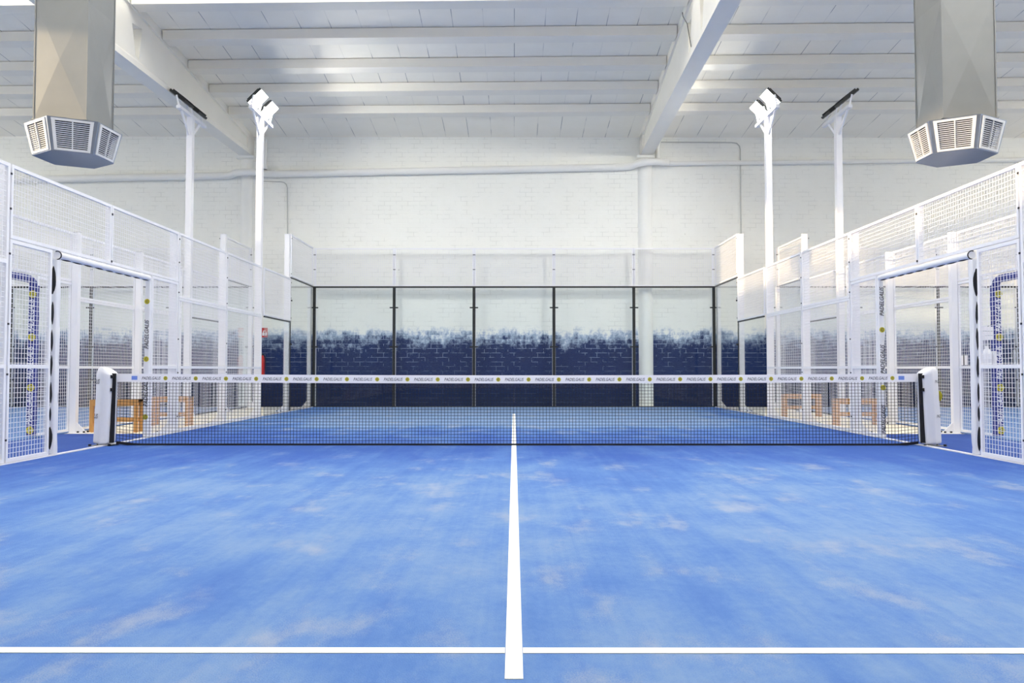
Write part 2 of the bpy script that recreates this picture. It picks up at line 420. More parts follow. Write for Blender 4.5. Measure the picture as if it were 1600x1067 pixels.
for x,r,nm in ((-6.82,.165,'left'),(3.34,.195,'right')):
    q=MB(); n=24; cy=10.345
    q.tube([(x,cy,0),(x,cy,6.30)],r,n); q.box(x-.22,x+.22,10.10,WALL,6.30,6.365)
    struct('column_%s'%nm,q,M['paint'],f'round white column under the {nm} roof beam',True)

# pipes on the back wall
pp=thing('drain_pipe','long white drain pipe sloping gently across the brick wall','pipe',(0,10.19,6.0))
q=MB(); yb=10.185; yf=10.04
path1=[(-15,yb,5.70),(-7.5,yb,5.84),(-7.2,yb,5.85),(-7.02,yf,5.88),(-6.82,yf-.02,5.89),(-6.6,yf,5.895),(-6.3,yb,5.885),(-6.0,yb,5.89),(2.75,yb,6.055),(2.98,yb-.03,6.07),(3.12,yf,6.11),(3.34,yf-.03,6.14),(3.58,yf,6.16),(3.9,yb,6.17)]
q.tube([(x,y-.012,z+.018) for x,y,z in path1],.088,14); q.build('pipe',M['pipe'],pp,True)
q=MB(); q.tube([(3.88,yb,6.17),(4.1,yb,6.172),(15,yb,6.28)],.058,12); q.build('pipe',M['pipe'],pp,True)
for x in (-13.0,-10.4,-6.1,-3.6,-1.3,1.2,2.6):
    z=5.70+(x+15)*.0187 if x<-7 else 5.89+(x+6)*.0189
    q=MB(); q.tube([(x-.05,yb-.012,z+.018),(x+.05,yb-.012,z+.020)],.096,14); q.build('coupling',M['pipe'],pp,True)
for x in (4.0,4.9,7.6):
    q=MB(); q.tube([(x-.05,yb,6.172+(x-4)*.01),(x+.05,yb,6.172+(x-4)*.01)],.066,12); q.build('coupling',M['pipe'],pp,True)
for x,z0,z1,nm in ((-6.33,6.03,6.80,'left'),(3.66,6.30,6.80,'right')):
    q=MB(); q.tube([(x,10.2,z0),(x,10.2,z1)],.045,10); q.tube([(x,10.2,z0),(x,10.2,z0+.12)],.06,10)
    tag(q.build('downpipe',M['pipe'],None,True),f'short white downpipe from the roof beside the {nm} column','pipe')
def conduit(pts,r,label):
    q=MB(); q.tube(pts,r,8); tag(q.build('conduit',M['conduit'],None,True),label,'conduit')
yc=10.264
conduit([(-6.4,yc,5.74),(-5.95,yc,5.73),(-5.86,yc,5.71),(-5.80,yc,5.66),(-5.775,yc,5.58),(-5.77,yc,5.3),(-5.75,yc,4.0)],.013,'thin conduit bending down the wall beside the left floodlight pole')
conduit([(3.75,yc,6.74),(5.55,yc,6.73),(5.68,yc,6.71),(5.75,yc,6.64),(5.77,yc,6.55),(5.77,yc,4.0)],.014,'thin conduit bending down the wall beside the right floodlight pole')
q=MB(); q.tube([rot((3.36-.185,dY(14.3),7.42)),rot((3.36-.185,dY(14.25),7.32)),rot((3.36-.14,dY(14.1),7.12)),rot((3.36-.135,dY(13.8),6.58))],.007,6)
tag(q.build('cable',M['bolt'],None,True),'thin grey cable hanging down the side of the right roof beam','cable')

# ------------------------------------------------------------------ fences
WD=.0042
def wire_grid(mb, o, u, v, W, H, pitch=.05):
    """welded wire grid on the rectangle o + a*u + b*v"""
    o=Vector(o); u=Vector(u); v=Vector(v); n=u.cross(v); h=WD/2
    k=max(1,round(W/pitch))
    for i in range(1,k):
        c=o+u*(W*i/k)+v*(H/2)+n*h; mb.obox(c,u*h,v*(H/2),n*h)
    k=max(1,round(H/pitch))
    for i in range(1,k):
        c=o+v*(H*i/k)+u*(W/2)-n*h; mb.obox(c,u*(W/2),v*h,n*h)
def mesh_panel(parent, xm, y0, y1, z0, z1, bars=(), fw=.034):
    """framed welded-mesh panel in the plane X = xm"""
    f=MB(); d=.015
    f.box(xm-d,xm+d,y0,y0+fw,z0,z1); f.box(xm-d,xm+d,y1-fw,y1,z0,z1)
    f.box(xm-d,xm+d,y0+fw,y1-fw,z0,z0+fw); f.box(xm-d,xm+d,y0+fw,y1-fw,z1-fw,z1)
    for zb in bars: f.box(xm-d,xm+d,y0+fw,y1-fw,zb-.02,zb+.02)
    p=f.build('mesh_panel',M['white'],parent)
    w=MB(); wire_grid(w,(xm,y0+fw,z0+fw),(0,1,0),(0,0,1),y1-y0-2*fw,z1-z0-2*fw)
    w.build('wire_grid',M['wire'],p)
    return p
def mesh_panel_back(parent, ym, x0, x1, z0, z1, fw=.03):
    f=MB(); d=.012
    f.box(x0,x0+fw,ym-d,ym+d,z0,z1); f.box(x1-fw,x1,ym-d,ym+d,z0,z1)
    f.box(x0+fw,x1-fw,ym-d,ym+d,z0,z0+fw); f.box(x0+fw,x1-fw,ym-d,ym+d,z1-fw,z1)
    p=f.build('mesh_panel',M['white'],parent)
    w=MB(); wire_grid(w,(x0+fw,ym,z0+fw),(1,0,0),(0,0,1),x1-x0-2*fw,z1-z0-2*fw); w.build('wire_grid',M['wire'],p)
def fence_post(parent, xm, o, y, h, wy=.08, dx=.095, foot=True):
    """post outside the mesh plane; o is the outward direction in X"""
    q=MB(); a=xm+o*.019; b=a+o*dx
    q.box(a,b,y-wy/2,y+wy/2,.0,h)
    q.box(a+o*.004,b-o*.004,y-wy/2+.004,y+wy/2-.004,h,h+.004,1)
    if foot:
        q.prism([(b,y-.012,.16),(b,y-.012,.012),(b+o*.13,y-.012,.012),(b+o*.13,y-.012,.03)],(0,.024,0))
        q.box(a-o*.0,b+o*.17,y-.07,y+.07,.0,.012)
        for yy in (-.055,.055):
            for xx in (.05,.14): q.box(b+o*xx-.012,b+o*xx+.012,y+yy-.012,y+yy+.012,.012,.035,1)
    zz=[.25,.9,1.4,2.1,2.55,2.9]+([3.1,3.9] if h>3.5 else [])
    for z in zz:
        q.box(xm-o*.024,xm-o*.0155,y-.010,y+.010,z-.010,z+.010,1)
    return q.build('post',[M['white'],M['bolt']],parent)

def side_fence(s, xm_abs, o_sign, label, near=True):
    xm=s*xm_abs; o=s*o_sign
    t=thing('mesh_fence',label,'fence',(xm,1.0,0))
    g=.012
    for y,h in ((-4,3.0),(-2,3.0),(2,3.0),(4,3.0)): fence_post(t,xm,o,y,h)
    fence_post(t,xm,o,8,4.0,.09,.11)
    q=MB(); q.box(xm+o*.019,xm+o*.055,-.02,.02,2.26,3.0); q.box(xm-o*.024,xm-o*.0155,-.012,.012,2.87,2.895,1); q.box(xm-o*.024,xm-o*.0155,-.012,.012,2.28,2.305,1)
    q.build('short_post',[M['white'],M['bolt']],t)
    mesh_panel(t,xm,-4+g,-2-g,.03,3.0,(.98,2.02))
    mesh_panel(t,xm,-2+g,-1.265,.03,2.245,(.98,))
    mesh_panel(t,xm,-2+g,-g/2,2.258,3.0); mesh_panel(t,xm,g/2,2-g,2.258,3.0)
    mesh_panel(t,xm,1.13,2-g,.03,2.245,(.98,))
    for y in (2,4):
        y1=y+2-(g if y==2 else .07)
        mesh_panel(t,xm,y+g,y1,.03,2.015,(.98,)); mesh_panel(t,xm,y+g,y1,2.02,3.0)
    mesh_panel(t,xm,6+.07,7.98,2.03,3.0); mesh_panel(t,xm,8+g,9.97,3.04,4.0)
    return t
side_fence(-1,5.03,1,'white wire mesh fence with posts along the left side of the middle court')
side_fence(1,5.03,1,'white wire mesh fence with posts along the right side of the middle court')
side_fence(-1,6.62,-1,'white wire mesh fence of the next court, beyond the left passage')
side_fence(1,6.62,-1,'white wire mesh fence of the next court, beyond the right passage')

def glass_corner(s, xm_abs, o_sign, label):
    """stepped side glass: 3 m pane at the back, 2 m pane before it"""
    xm=s*xm_abs; o=s*o_sign; t=thing('glass_corner',label,'glass wall',(xm,8,0))
    for y0,y1,h in ((6.13,7.985,2.0),(8.015,9.965,3.0)):
        q=MB(); q.box(xm-.006,xm+.006,y0,y1,.03,h-.002); q.build('glass_pane',M['glass'],t)
        q=MB(); q.box(xm-.016,xm+.016,y0,y1,h,h+.024); q.build('top_rail',M['black'],t)
        q=MB(); q.box(xm-.016,xm+.016,y0,y1,.001,.028); q.build('bottom_rail',M['black'],t)
    q=MB(); q.box(xm-.007,xm+.012,7.987,8.0,.03,3.0); q.build('edge_strip',M['black'],t)
    for y in (7.97,8.03):
        for z in (.69,1.51,2.5):
            if z>2 and y<8: continue
            q=MB(); q.box(xm-o*.008,xm-o*.022,y-.04,y+.04,z-.018,z+.018); q.build('clamp',M['black'],t)
    # white back post at the inner end of the tall pane
    q=MB(); q.box(xm+o*.02,xm+o*.10,9.86,9.95,0,3.0)
    q.prism([(xm+o*.10,9.9,.18),(xm+o*.10,9.9,.01),(xm+o*.24,9.9,.01)],(0,.02,0)); q.build('post',M['white'],t)
glass_corner(-1,5.03,1,'stepped glass side panels in the left back corner of the middle court')
glass_corner(1,5.03,1,'stepped glass side panels in the right back corner of the middle court')
glass_corner(-1,6.62,-1,'stepped glass side panels of the next court beyond the left passage')
glass_corner(1,6.62,-1,'stepped glass side panels of the next court beyond the right passage')

def back_glass(x0, n, label, step=2.0):
    xs=[x0+i*step for i in range(n+1)]; lo,hi=min(xs),max(xs)
    xs=sorted(xs)
    t=thing('glass_wall',label,'glass wall',((lo+hi)/2,10.0,0))
    for a,b in zip(xs,xs[1:]):
        q=MB(); q.box(a+.012,b-.012,9.998,10.010,.035,2.985); q.build('glass_pane',M['glass'],t)
        mesh_panel_back(t,10.03,a+.014,b-.014,3.03,3.99)
    for x in xs:
        q=MB(); q.box(x-.036,x+.036,10.014,10.03,.001,3.0); q.build('black_post',M['black'],t)
        q=MB(); q.box(x-.04,x+.04,10.034,10.10,.001,3.0); q.box(x-.02,x+.02,10.046,10.09,3.0,4.0)
        for z in (3.45,3.82): q.box(x-.03,x+.03,10.010,10.0175,z-.008,z+.008,1)
        q.build('post',[M['white'],M['bolt']],t)
        for z in (.69,1.51,2.49):
            q=MB(); q.box(x-.105,x+.105,9.982,9.996,z-.016,z+.016); q.box(x-.02,x+.02,9.99,10.014,z-.02,z+.02); q.build('clamp',M['black'],t)
    q=MB(); q.box(lo-.036,hi+.036,9.990,10.013,2.986,3.026); q.build('top_rail',M['black'],t)
    q=MB(); q.box(lo,hi,9.990,10.012,.013,.034); q.build('bottom_rail',M['black'],t)
back_glass(-5.0,5,'clear glass back wall of the middle court in black posts with mesh above')
back_glass(-6.6-8,4,'glass back wall of the next court on the left, seen through two fences')
back_glass(6.6,4,'glass back wall of the next court on the right, seen through two fences')

# ------------------------------------------------------------------ padded entrance frames
def lens(mb, c, hw, hh, hd, m=0, ax='z'):
    c=Vector(c); vs=[]; fs=[]; n=10; K=8
    for i in range(K+1):
        t=-1+2*i/K; w=max(.02,(1-t*t))
        for j in range(n):
            a=2*math.pi*j/n
            p=Vector((hw*w*math.cos(a),hd*w*math.sin(a),hh*t)) if ax=='z' else Vector((hw*w*math.cos(a),hh*t,hd*w*math.sin(a)))
            vs.append(c+p)
    for i in range(K):
        for j in range(n): fs.append((i*n+j,i*n+(j+1)%n,(i+1)*n+(j+1)%n,(i+1)*n+j))
    mb.raw(vs,fs,m)
def rounded_pad(mb, x, y, z0, z1, hx, hy, wob=.006, n=16):
    rings=max(6,int((z1-z0)/.07)); vs=[]; fs=[]
    ph=random.random()*6
    for i in range(rings+1):
        z=z0+(z1-z0)*i/rings
        k=1+wob/hx*math.sin(ph+z*14)+wob/hx*.6*math.sin(ph*2+z*31)
        for j in range(n):
            a=2*math.pi*j/n; ca,sa=math.cos(a),math.sin(a)
            e=.55; px=math.copysign(abs(ca)**e,ca)*hx*k; py=math.copysign(abs(sa)**e,sa)*hy*k
            vs.append((x+px,y+py,z))
    for i in range(rings):
        for j in range(n): fs.append((i*n+j,i*n+(j+1)%n,(i+1)*n+(j+1)%n,(i+1)*n+j))
    fs.append(tuple(range(n))[::-1]); fs.append(tuple(rings*n+j for j in range(n)))
    mb.raw(vs,fs)
def entrance(s, label, balls, texts):
    x=s*5.035
    t=thing('entrance_frame',label,'door frame',(x,0,0))
    yn,yf=-1.165,1.075
    # near jamb: cover laced together, black gaps between the lacing points
    q=MB(); rounded_pad(q,x-s*.004,yn+.012,.03,2.15,.034,.040,.003); p=q.build('jamb_pad',M['pad'],t,True)
    q=MB(); zs=[2.10,1.72,1.42,1.12,.84,.56,.36,.05]
    for a,b,w in zip(zs,zs[1:],(.034,.017,.016,.014,.014,.012,.026)):
        lens(q,(x+s*.010,yn-.020,(a+b)/2),w,(a-b)/2,.024)
    q.build('lacing_gap',M['cord'],p,True)
    # far jamb with print
    q=MB(); rounded_pad(q,x,yf-.012,.03,2.16,.040,.034,.004); p=q.build('jamb_pad',M['pad'],t,True)
    yy=yf-.012-.0375
    for z in texts:
        q=MB(); put_text(q,'PADELGALIS',.40,(x,yy-.003,z),(0,0,1),(-1,0,0),0,.3,1.15); q.build('lettering',M['text'],p)
    for z in balls:
        q=MB(); ball_emblem(q,(x,yy-.0035,z),(1,0,0),(0,0,1),(0,-1,0),.037); q.build('ball_emblem',[M['ball'],M['balldark']],p)
    # padded top bar with lacing underneath
    q=MB(); n=14
    K=26
    q.tube([(x,yn+.02+(yf-.02-yn-.02)*i/K,2.205) for i in range(K+1)],[.040+.002*math.sin(i*1.7) for i in range(K+1)],n); p=q.build('top_bar_pad',M['pad'],t,True)
    q=MB()
    for i in range(9):
        a=yn+.05+i*.24; lens(q,(x-s*.012,a+.12,2.170),.011,.118,.011,0,'y')
    q.build('lacing_gap',M['cord'],p,True)
    q=MB(); pts=[(x,yn+.01+.012*math.sin(R(a)),2.205+.048*math.cos(R(a))) for a in range(0,361,30)]
    pts=[(x-s*.048*math.sin(R(a)),yn+.022,2.205+.046*math.cos(R(a))) for a in range(-20,200,20)]
    q.tube(pts,.006,6); q.build('strap',M['cord'],p,True)
entrance(-1,'white padded frame of the left entrance, beside the left net post',(1.88,1.09,.30),(1.43,.64))
entrance(1,'white padded frame of the right entrance, beside the right net post',(1.49,.70),(1.88,1.09,.27))
def entrance_next(s, label):
    x=s*6.612; t=thing('entrance_frame',label,'door frame',(x,0,0)); yf=1.07
    q=MB(); rounded_pad(q,x,yf-.012,.04,2.10,.060,.042,.003); p=q.build('jamb_pad',M['navy'],t,True)
    yy=yf-.012-.048
    for z in (1.69,1.04,.42):
        q=MB(); put_text(q,'PADELGALIS',.46,(x+.008*s,yy-.002,z),(0,0,1),(-1,0,0),0,.3,1.5); q.build('lettering',M['textw'],p)
    for z in (1.98,1.39,.70,.12):
        q=MB(); ball_emblem(q,(x+.012,yy-.004,z),(1,0,0),(0,0,1),(0,-1,0),.052); q.build('ball_emblem',[M['ball'],M['balldark']],p)
    q=MB(); q.tube([(x,yf-.012,2.07),(x,yf-.03,2.13),(x,yf-.08,2.17),(x,yf-.16,2.185)]+[(x,yf-.16-.1*i,2.185) for i in range(1,21)],[.05]*3+[.052+.002*math.sin(i*2) for i in range(21)],14)
    q.build('top_bar_pad',M['navy'],t,True)
    q=MB(); rounded_pad(q,x,-1.13,.04,2.16,.05,.042,.003); q.build('jamb_pad',M['navy'],t,True)
entrance_next(-1,'navy padded entrance frame of the next court, beyond the left passage')
entrance_next(1,'navy padded entrance frame of the next court, beyond the right passage')

# ------------------------------------------------------------------ net
NX0,NX1=-4.915,4.985
def top_z(x):
    u=(x-.045)/4.97; return .876+.020*u*u
net=thing('padel_net','black padel net under a white printed tape across the court','net',(.045,0,0))
q=MB(); h=.0021
nv=round((NX1-NX0)/.0405)
def bot_z(x):
    e=min(x-NX0,NX1-x); return .020+.030*max(0,1-e/.30)**2
for i in range(nv+1):
    x=NX0+(NX1-NX0)*i/nv; q.box(x-h,x+h,-h,h,bot_z(x),top_z(x)-.09)
for k in range(20):
    f=k/20; seg=40; pts=[]
    for i in range(seg+1):
        x=NX0+(NX1-NX0)*i/seg; pts.append((x,.0,bot_z(x)+(top_z(x)-.09-bot_z(x))*(k+.3)/20))
    for a,b in zip(pts,pts[1:]): q.bar((a[0],h*2,a[2]),(b[0],h*2,b[2]),2*h,2*h)
q.build('netting',M['cord'],net)
q=MB(); seg=60
pts=[(NX0+(NX1-NX0)*i/seg) for i in range(seg+1)]
for a,b in zip(pts,pts[1:]):
    q.obox(((a+b)/2,0,(bot_z(a)+bot_z(b))/2-.002),((b-a)/2,0,(bot_z(b)-bot_z(a))/2),(0,.006,0),(0,0,.016))
q.build('bottom_cord',M['cord'],net)
q=MB(); vs=[]; fs=[]; n=seg+1
for yy in (-.009,.009):
    for x in pts: vs+= [(x,yy,top_z(x)-.1),(x,yy,top_z(x))]
for i in range(seg):
    a=2*i; fs.append((a,a+2,a+3,a+1)); b=2*n+2*i; fs.append((b,b+1,b+3,b+2))
    fs.append((a+1,a+3,b+3,b+1)); fs.append((a,b,b+2,a+2))
fs.append((0,1,2*n+1,2*n)); e=2*seg; fs.append((e,2*n+e,2*n+e+1,e+1))
q.raw(vs,fs); tape=q.build('tape',M['tape'],net)
pitch=.3746; xb0=(258.5-803)/126.2; ob=ot=None
for i in range(25):
    xb=xb0+pitch*i; xt=xb-.176
    if ob is None:
        q=MB(); ball_emblem(q,(0,-.0098,0),(1,0,0),(0,0,1),(0,-1,0),.026); ob=q.build('ball_emblem',[M['ball'],M['balldark']]); ob.parent=tape
        q=MB(); put_text(q,'PADELGALIS',.235,(0,-.0098,0),(1,0,0),(0,0,1),0,.3,1.25); ot=q.build('lettering',M['text']); ot.parent=tape
        b_,t_=ob,ot
    else:
        b_=ob.copy(); COL.objects.link(b_); t_=ot.copy(); COL.objects.link(t_)
    b_.location=(xb-.045,0,top_z(xb)-.052); t_.location=(xt-.045,0,top_z(xt)-.052)
for px in (210,1407):
    x=(px-803)/126.2; z=top_z(x)-.052; q=MB(); q.box(x-.036,x+.036,-.0105,-.0095,z-.022,z+.026); q.build('blue_tag',M['bluetag'],tape)


def net_post(s, xc, label, word):
    t=thing('net_post',label,'net post',(xc,0,0),local=True)
    q=MB(); q.box(-.045,.045,-.045,.045,.012,.93); q.build('post',M['white'],t)
    q=MB(); q.box(-.15,.15,-.12,.12,0.0,.012)
    q.build('base_plate',M['galv'],t)
    for bx in (-.12,.12):
        for by in (-.10,.10):
            b=MB(); b.tube([(bx,by,.012),(bx,by,.035)],.017,6); b.build('bolt',M['bolt'],t)
    # faceted cover; outward (s) side carries the print
    prof=[(.125,.005),(-.01,-.118),(-.118,-.105),(-.122,.10),(.10,.105)]
    prof=[(s*x,y) for x,y in prof]
    if s<0: prof=prof[::-1]
    prof=prof[::-1] if False else prof
    # subdivide edges
    ring=[]
    for i in range(len(prof)):
        a=prof[i]; b=prof[(i+1)%len(prof)]
        for k in range(4): ring.append((a[0]+(b[0]-a[0])*k/4,a[1]+(b[1]-a[1])*k/4))
    zs=[.028,.06,.12,.2,.28,.36,.44,.52,.60,.68,.76,.84,.89,.93,.965,.985]
    sc=[1,1,1,1,1,1,1,1,1,1,1,1,1,.97,.86,.62]
    vs=[]; fs=[]; n=len(ring); rnd=random.Random(5 if s>0 else 9)
    for z,k in zip(zs,sc):
        for (x,y) in ring:
            j=1+rnd.uniform(-.022,.022)
            tilt=-s*.035*(z-.5)
            # the top slopes down to the inner side
            zz=z-(.055*max(0,(-s*x)/.12) if z>.9 else 0)
            vs.append((x*k*j+tilt,y*k*j,zz))
    for i in range(len(zs)-1):
        for j in range(n): fs.append((i*n+j,i*n+(j+1)%n,(i+1)*n+(j+1)%n,(i+1)*n+j))
    fs.append(tuple((len(zs)-1)*n+j for j in range(n))); fs.append(tuple(range(n))[::-1])
    q=MB(); q.raw(vs,fs); cov=q.build('cover',M['pad'],t)
    bm=bmesh.new(); bm.from_mesh(cov.data); bmesh.ops.recalc_face_normals(bm,faces=bm.faces); bm.to_mesh(cov.data); bm.free()
    cov.data.polygons.foreach_set('use_smooth',[True]*len(cov.data.polygons)); cov.data.set_sharp_from_angle(angle=R(30))
    md=cov.modifiers.new('soft','SUBSURF'); md.levels=1; md.render_levels=1
    # print on the outer front facet
    a=Vector((s*.125,.005,0)); b=Vector((s*-.01,-.118,0))
    u=(a-b).normalized()*s
    nrm=Vector((s*.123,-.135,0)).normalized()
    q=MB()
    for z in (.80,.375):
        c=(a+b)/2+nrm*.006+Vector((-s*.035*(z-.5),0,z)); put_text(q,word,.125,c+(a-b)*.08,u,(0,0,1),0,.25,.8)
    q.build('lettering',M['text'],cov)
    if s>0:
        q=MB(); c=Vector((.1245-.035*.12,.045,.62)); ball_emblem(q,c+Vector((.004,0,0)),Vector((-.22,.975,0)),(0,0,1),(1,0,0),.07); q.build('ball_emblem',[M['ball'],M['balldark']],cov)
    # black tensioning strap on the net side
    q=MB(); q.bar((-s*.122,-.064,.05),(-s*.136,-.064,.90),.016,.07)
    for z in (.70,.86): q.obox((-s*.134,-.09,z),(.012,0,0),(0,.02,0),(0,0,.02))
    q.build('strap',M['cord'],t)
    return t
net_post(-1,-5.070,'white padded net post on the left, with the print ending in LIS','LIS')
net_post(1,5.140,'white padded net post on the right, with the print beginning PAD','PAD')

# ------------------------------------------------------------------ floodlight poles
def flood_pole(loc, lit, face, label, group, tilt=45):
    """face: +1 lamps look towards +X"""
    t=thing('floodlight_pole',label,'floodlight',loc,group,local=True)
    q=MB(); q.box(-.058,.058,-.058,.058,.012,6.02); q.box(-.058,.058,-.12,.12,0,.012); q.build('pole',M['white'],t)
    q=MB(); q.prism([(-face*.058,-.012,.16),(-face*.058,-.012,.012),(-face*.19,-.012,.012)],(0,.024,0)); q.build('gusset',M['white'],t)
    q=MB(); q.box(-.04,.04,-.60,.72,6.02,6.08); q.build('arm',M['white'],t)
    for sg in (-1,1):
        q=MB(); q.bar((0,sg*.06,5.66),(0,sg*.46,6.02),.03,.05); q.build('brace',M['white'],t)
    nrm=Vector((face*math.sin(R(tilt)),0,-math.cos(R(tilt)))); side=Vector((0,1,0)); upv=side.cross(nrm)
    if upv.z<0: upv=-upv
    for yc in (-.33,.36):
        c=Vector((face*.06,yc,6.27))
        q=MB(); q.obox(c-nrm*.026,side*.215,upv*.185,nrm*.024)
        for k in range(9): q.obox(c-nrm*.062+side*(-.18+.045*k),side*.006,upv*.15,nrm*.018)
        h=q.build('floodlight',M['black'],t)
        q=MB(); q.obox(c+nrm*.004,side*.205,upv*.175,nrm*.004); q.build('led_panel',M['led'] if lit else M['led_off'],h)
        q=MB()
        for sg in (-1,1): q.bar(c+side*sg*.24-nrm*.02,Vector((0,yc+sg*.24,6.08)),.012,.03)
        q.obox((0,yc,6.086),(.02,0,0),(0,.25,0),(0,0,.006)); q.build('bracket',M['white'],t)
    return t
flood_pole((-5.108,6,0),True,1,'lit floodlight pole standing at the left fence of the middle court',None)
flood_pole((5.108,6,0),True,-1,'lit floodlight pole standing at the right fence of the middle court',None)
flood_pole((-6.515,6,0),False,-1,'floodlight pole showing only the dark backs of its lamps, beyond the left fence',None,38)
flood_pole((6.515,6,0),False,1,'floodlight pole showing only the dark backs of its lamps, beyond the right fence',None,38)

flood_pole((-5.108,-6,0),True,1,'added floodlight pole out of view at the left fence, lighting the near court',None,22)  # unseen near pair, added to light the floor and walls
flood_pole((5.108,-6,0),True,-1,'added floodlight pole out of view at the right fence, lighting the near court',None,22)

flood_pole((-16.72,6,0),True,1,'added floodlight pole out of view, lighting the next court on the left',None)  # unseen outer pair, added to brighten the side stretches of the back wall
flood_pole((16.72,6,0),True,-1,'added floodlight pole out of view, lighting the next court on the right',None)

# ------------------------------------------------------------------ ventilation ducts with six-sided outlets
def duct(loc, rz_hex, label):
    t=thing('air_duct',label,'air duct',loc,None,local=True)
    w=.33; z0=4.08; top=zr(loc[1])+.08
    q=MB(); L_=1.5; z=z0
    while z<top-.01:
        z2=min(z+L_,top)
        for a in range(4):
            ca,sa=[(1,0),(0,1),(-1,0),(0,-1)][a]
            n=Vector((ca,sa,0)); u=Vector((-sa,ca,0))
            p=[n*w-u*w+Vector((0,0,z)),n*w+u*w+Vector((0,0,z)),n*w+u*w+Vector((0,0,z2)),n*w-u*w+Vector((0,0,z2)),n*(w+.028)+Vector((0,0,(z+z2)/2))]
            q.raw(p,[(0,1,4),(1,2,4),(2,3,4),(3,0,4)])
        z=z2
    d=q.build('duct',M['galv'],t)
    q=MB()
    for sx in (-1,1):
        for sy in (-1,1): q.box(sx*w-.008,sx*w+.008,sy*w-.008,sy*w+.008,z0,top)
    q.box(-w-.02,w+.02,-w-.02,w+.02,z0-.012,z0+.004); q.box(-.02,.02,-w-.024,-w-.018,z0,z0+.03)
    q.build('seam',M['galv'],d)
    rt,rb=.560,.462; zt,zb=4.055,3.655
    hx=[(math.cos(R(rz_hex+60*k)),math.sin(R(rz_hex+60*k))) for k in range(6)]
    q=MB(); T=[(x*rt,y*rt,zt) for x,y in hx]; Bt=[(x*rb,y*rb,zb) for x,y in hx]
    q.raw(T+Bt,[tuple(range(6)),tuple(range(6,12))[::-1]])
    fr_=.07
    for k in range(6):
        a,b=k,(k+1)%6; A,B,C,D=[Vector(p) for p in (T[a],T[b],Bt[b],Bt[a])]
        def pt(u,v): return (A*(1-u)+B*u)*(1-v)+(D*(1-u)+C*u)*v
        # corner strips and rims of the box
        q.raw([pt(0,0),pt(fr_,0),pt(fr_,1),pt(0,1)],[(0,3,2,1)]); q.raw([pt(1-fr_,0),pt(1,0),pt(1,1),pt(1-fr_,1)],[(0,3,2,1)])
        q.raw([pt(fr_,0),pt(1-fr_,0),pt(1-fr_,.04),pt(fr_,.04)],[(0,3,2,1)]); q.raw([pt(fr_,.96),pt(1-fr_,.96),pt(1-fr_,1),pt(fr_,1)],[(0,3,2,1)])
    box=q.build('outlet_box',M['galvb'],t)
    for k in range(6):
        a,b=k,(k+1)%6; A,B,C,D=[Vector(p) for p in (T[a],T[b],Bt[b],Bt[a])]
        mid=(hx[a][0]+hx[b][0],hx[a][1]+hx[b][1]); nn=(B-A).cross(D-A).normalized()
        if nn.x*mid[0]+nn.y*mid[1]<0: nn=-nn
        def pt(u,v): return (A*(1-u)+B*u)*(1-v)+(D*(1-u)+C*u)*v
        g=MB()
        def strip(u0,u1,v0,v1,out=.014,m=0):
            f=[pt(u0,v0),pt(u1,v0),pt(u1,v1),pt(u0,v1)]; g.prism([p-nn*.004 for p in f],nn*(out+.004),m)
        lo,hi=.075,.925
        strip(lo,hi,.03,.10); strip(lo,hi,.90,.97); strip(lo,lo+.075,.10,.90); strip(hi-.075,hi,.10,.90); strip(.487,.513,.10,.90,.012)
        gr=g.build('grille',M['grille'],t)
        g=MB()
        for i in range(13):
            v=.115+.77*(i+.5)/13
            for u0,u1 in ((lo+.075,.487),(.513,hi-.075)):
                p0,p1=pt(u0,v),pt(u1,v); dv=(D-A).normalized()
                g.bar(p0-nn*.004+dv*.0,p1-nn*.004,.003,.012,0,up=(nn*.5+Vector((0,0,1)))) 
        g.build('slat',M['grille'],gr)
        g=MB(); f=[pt(lo,.05),pt(hi,.05),pt(hi,.95),pt(lo,.95)]; g.prism([p-nn*.09 for p in f],nn*.004); g.build('plenum_shade',M['dark'],gr)  # dark sheet stands in for the shade inside the outlet
    return t
duct((-5.69,.32,0),27,'square metal air duct with a six-sided louvred outlet, above the left entrance')
duct((5.675,.28,0),30,'square metal air duct with a six-sided louvred outlet, above the right entrance')

# ------------------------------------------------------------------ benches in the passages
def bench(loc, W, H, label, rz=0):
    t=thing('wooden_bench',label,'bench',loc,'wooden benches in the passages',rz,True); D=.22
    for sx in (-1,1):
        for sy in (-1,1):
            q=MB(); q.box(sx*(W/2-.025)-.025,sx*(W/2-.025)+.025,sy*(D/2-.025)-.025,sy*(D/2-.025)+.025,0,H-.03); q.build('leg',M['wood'],t)
    for k in range(5):
        y=-D/2+.04+k*(D-.08)/4
        q=MB(); q.box(-W/2,W/2,y-.036,y+.036,H-.03,H); q.build('seat_slat',M['wood'],t)
    for sy in (-1,1):
        q=MB(); q.box(-W/2+.05,W/2-.05,sy*(D/2-.025)-.018,sy*(D/2-.025)+.018,H-.09,H-.031); q.build('apron',M['wood'],t)
        q=MB(); q.box(-W/2+.05,W/2-.05,sy*(D/2-.025)-.018,sy*(D/2-.025)+.018,.16,.215); q.build('stretcher',M['wood'],t)
    return t
bench((-6.04,2.26,0),.72,.49,'wooden bench in the left passage just behind the padded net post')
bench((-5.79,3.65,0),.62,.49,'wooden bench in the left passage, second from the entrance')
bench((5.83,3.75,0),.74,.45,'wooden bench in the right passage, nearest to the entrance')
bench((5.80,6.25,0),.74,.45,'wooden bench in the right passage, farther back near the glass')

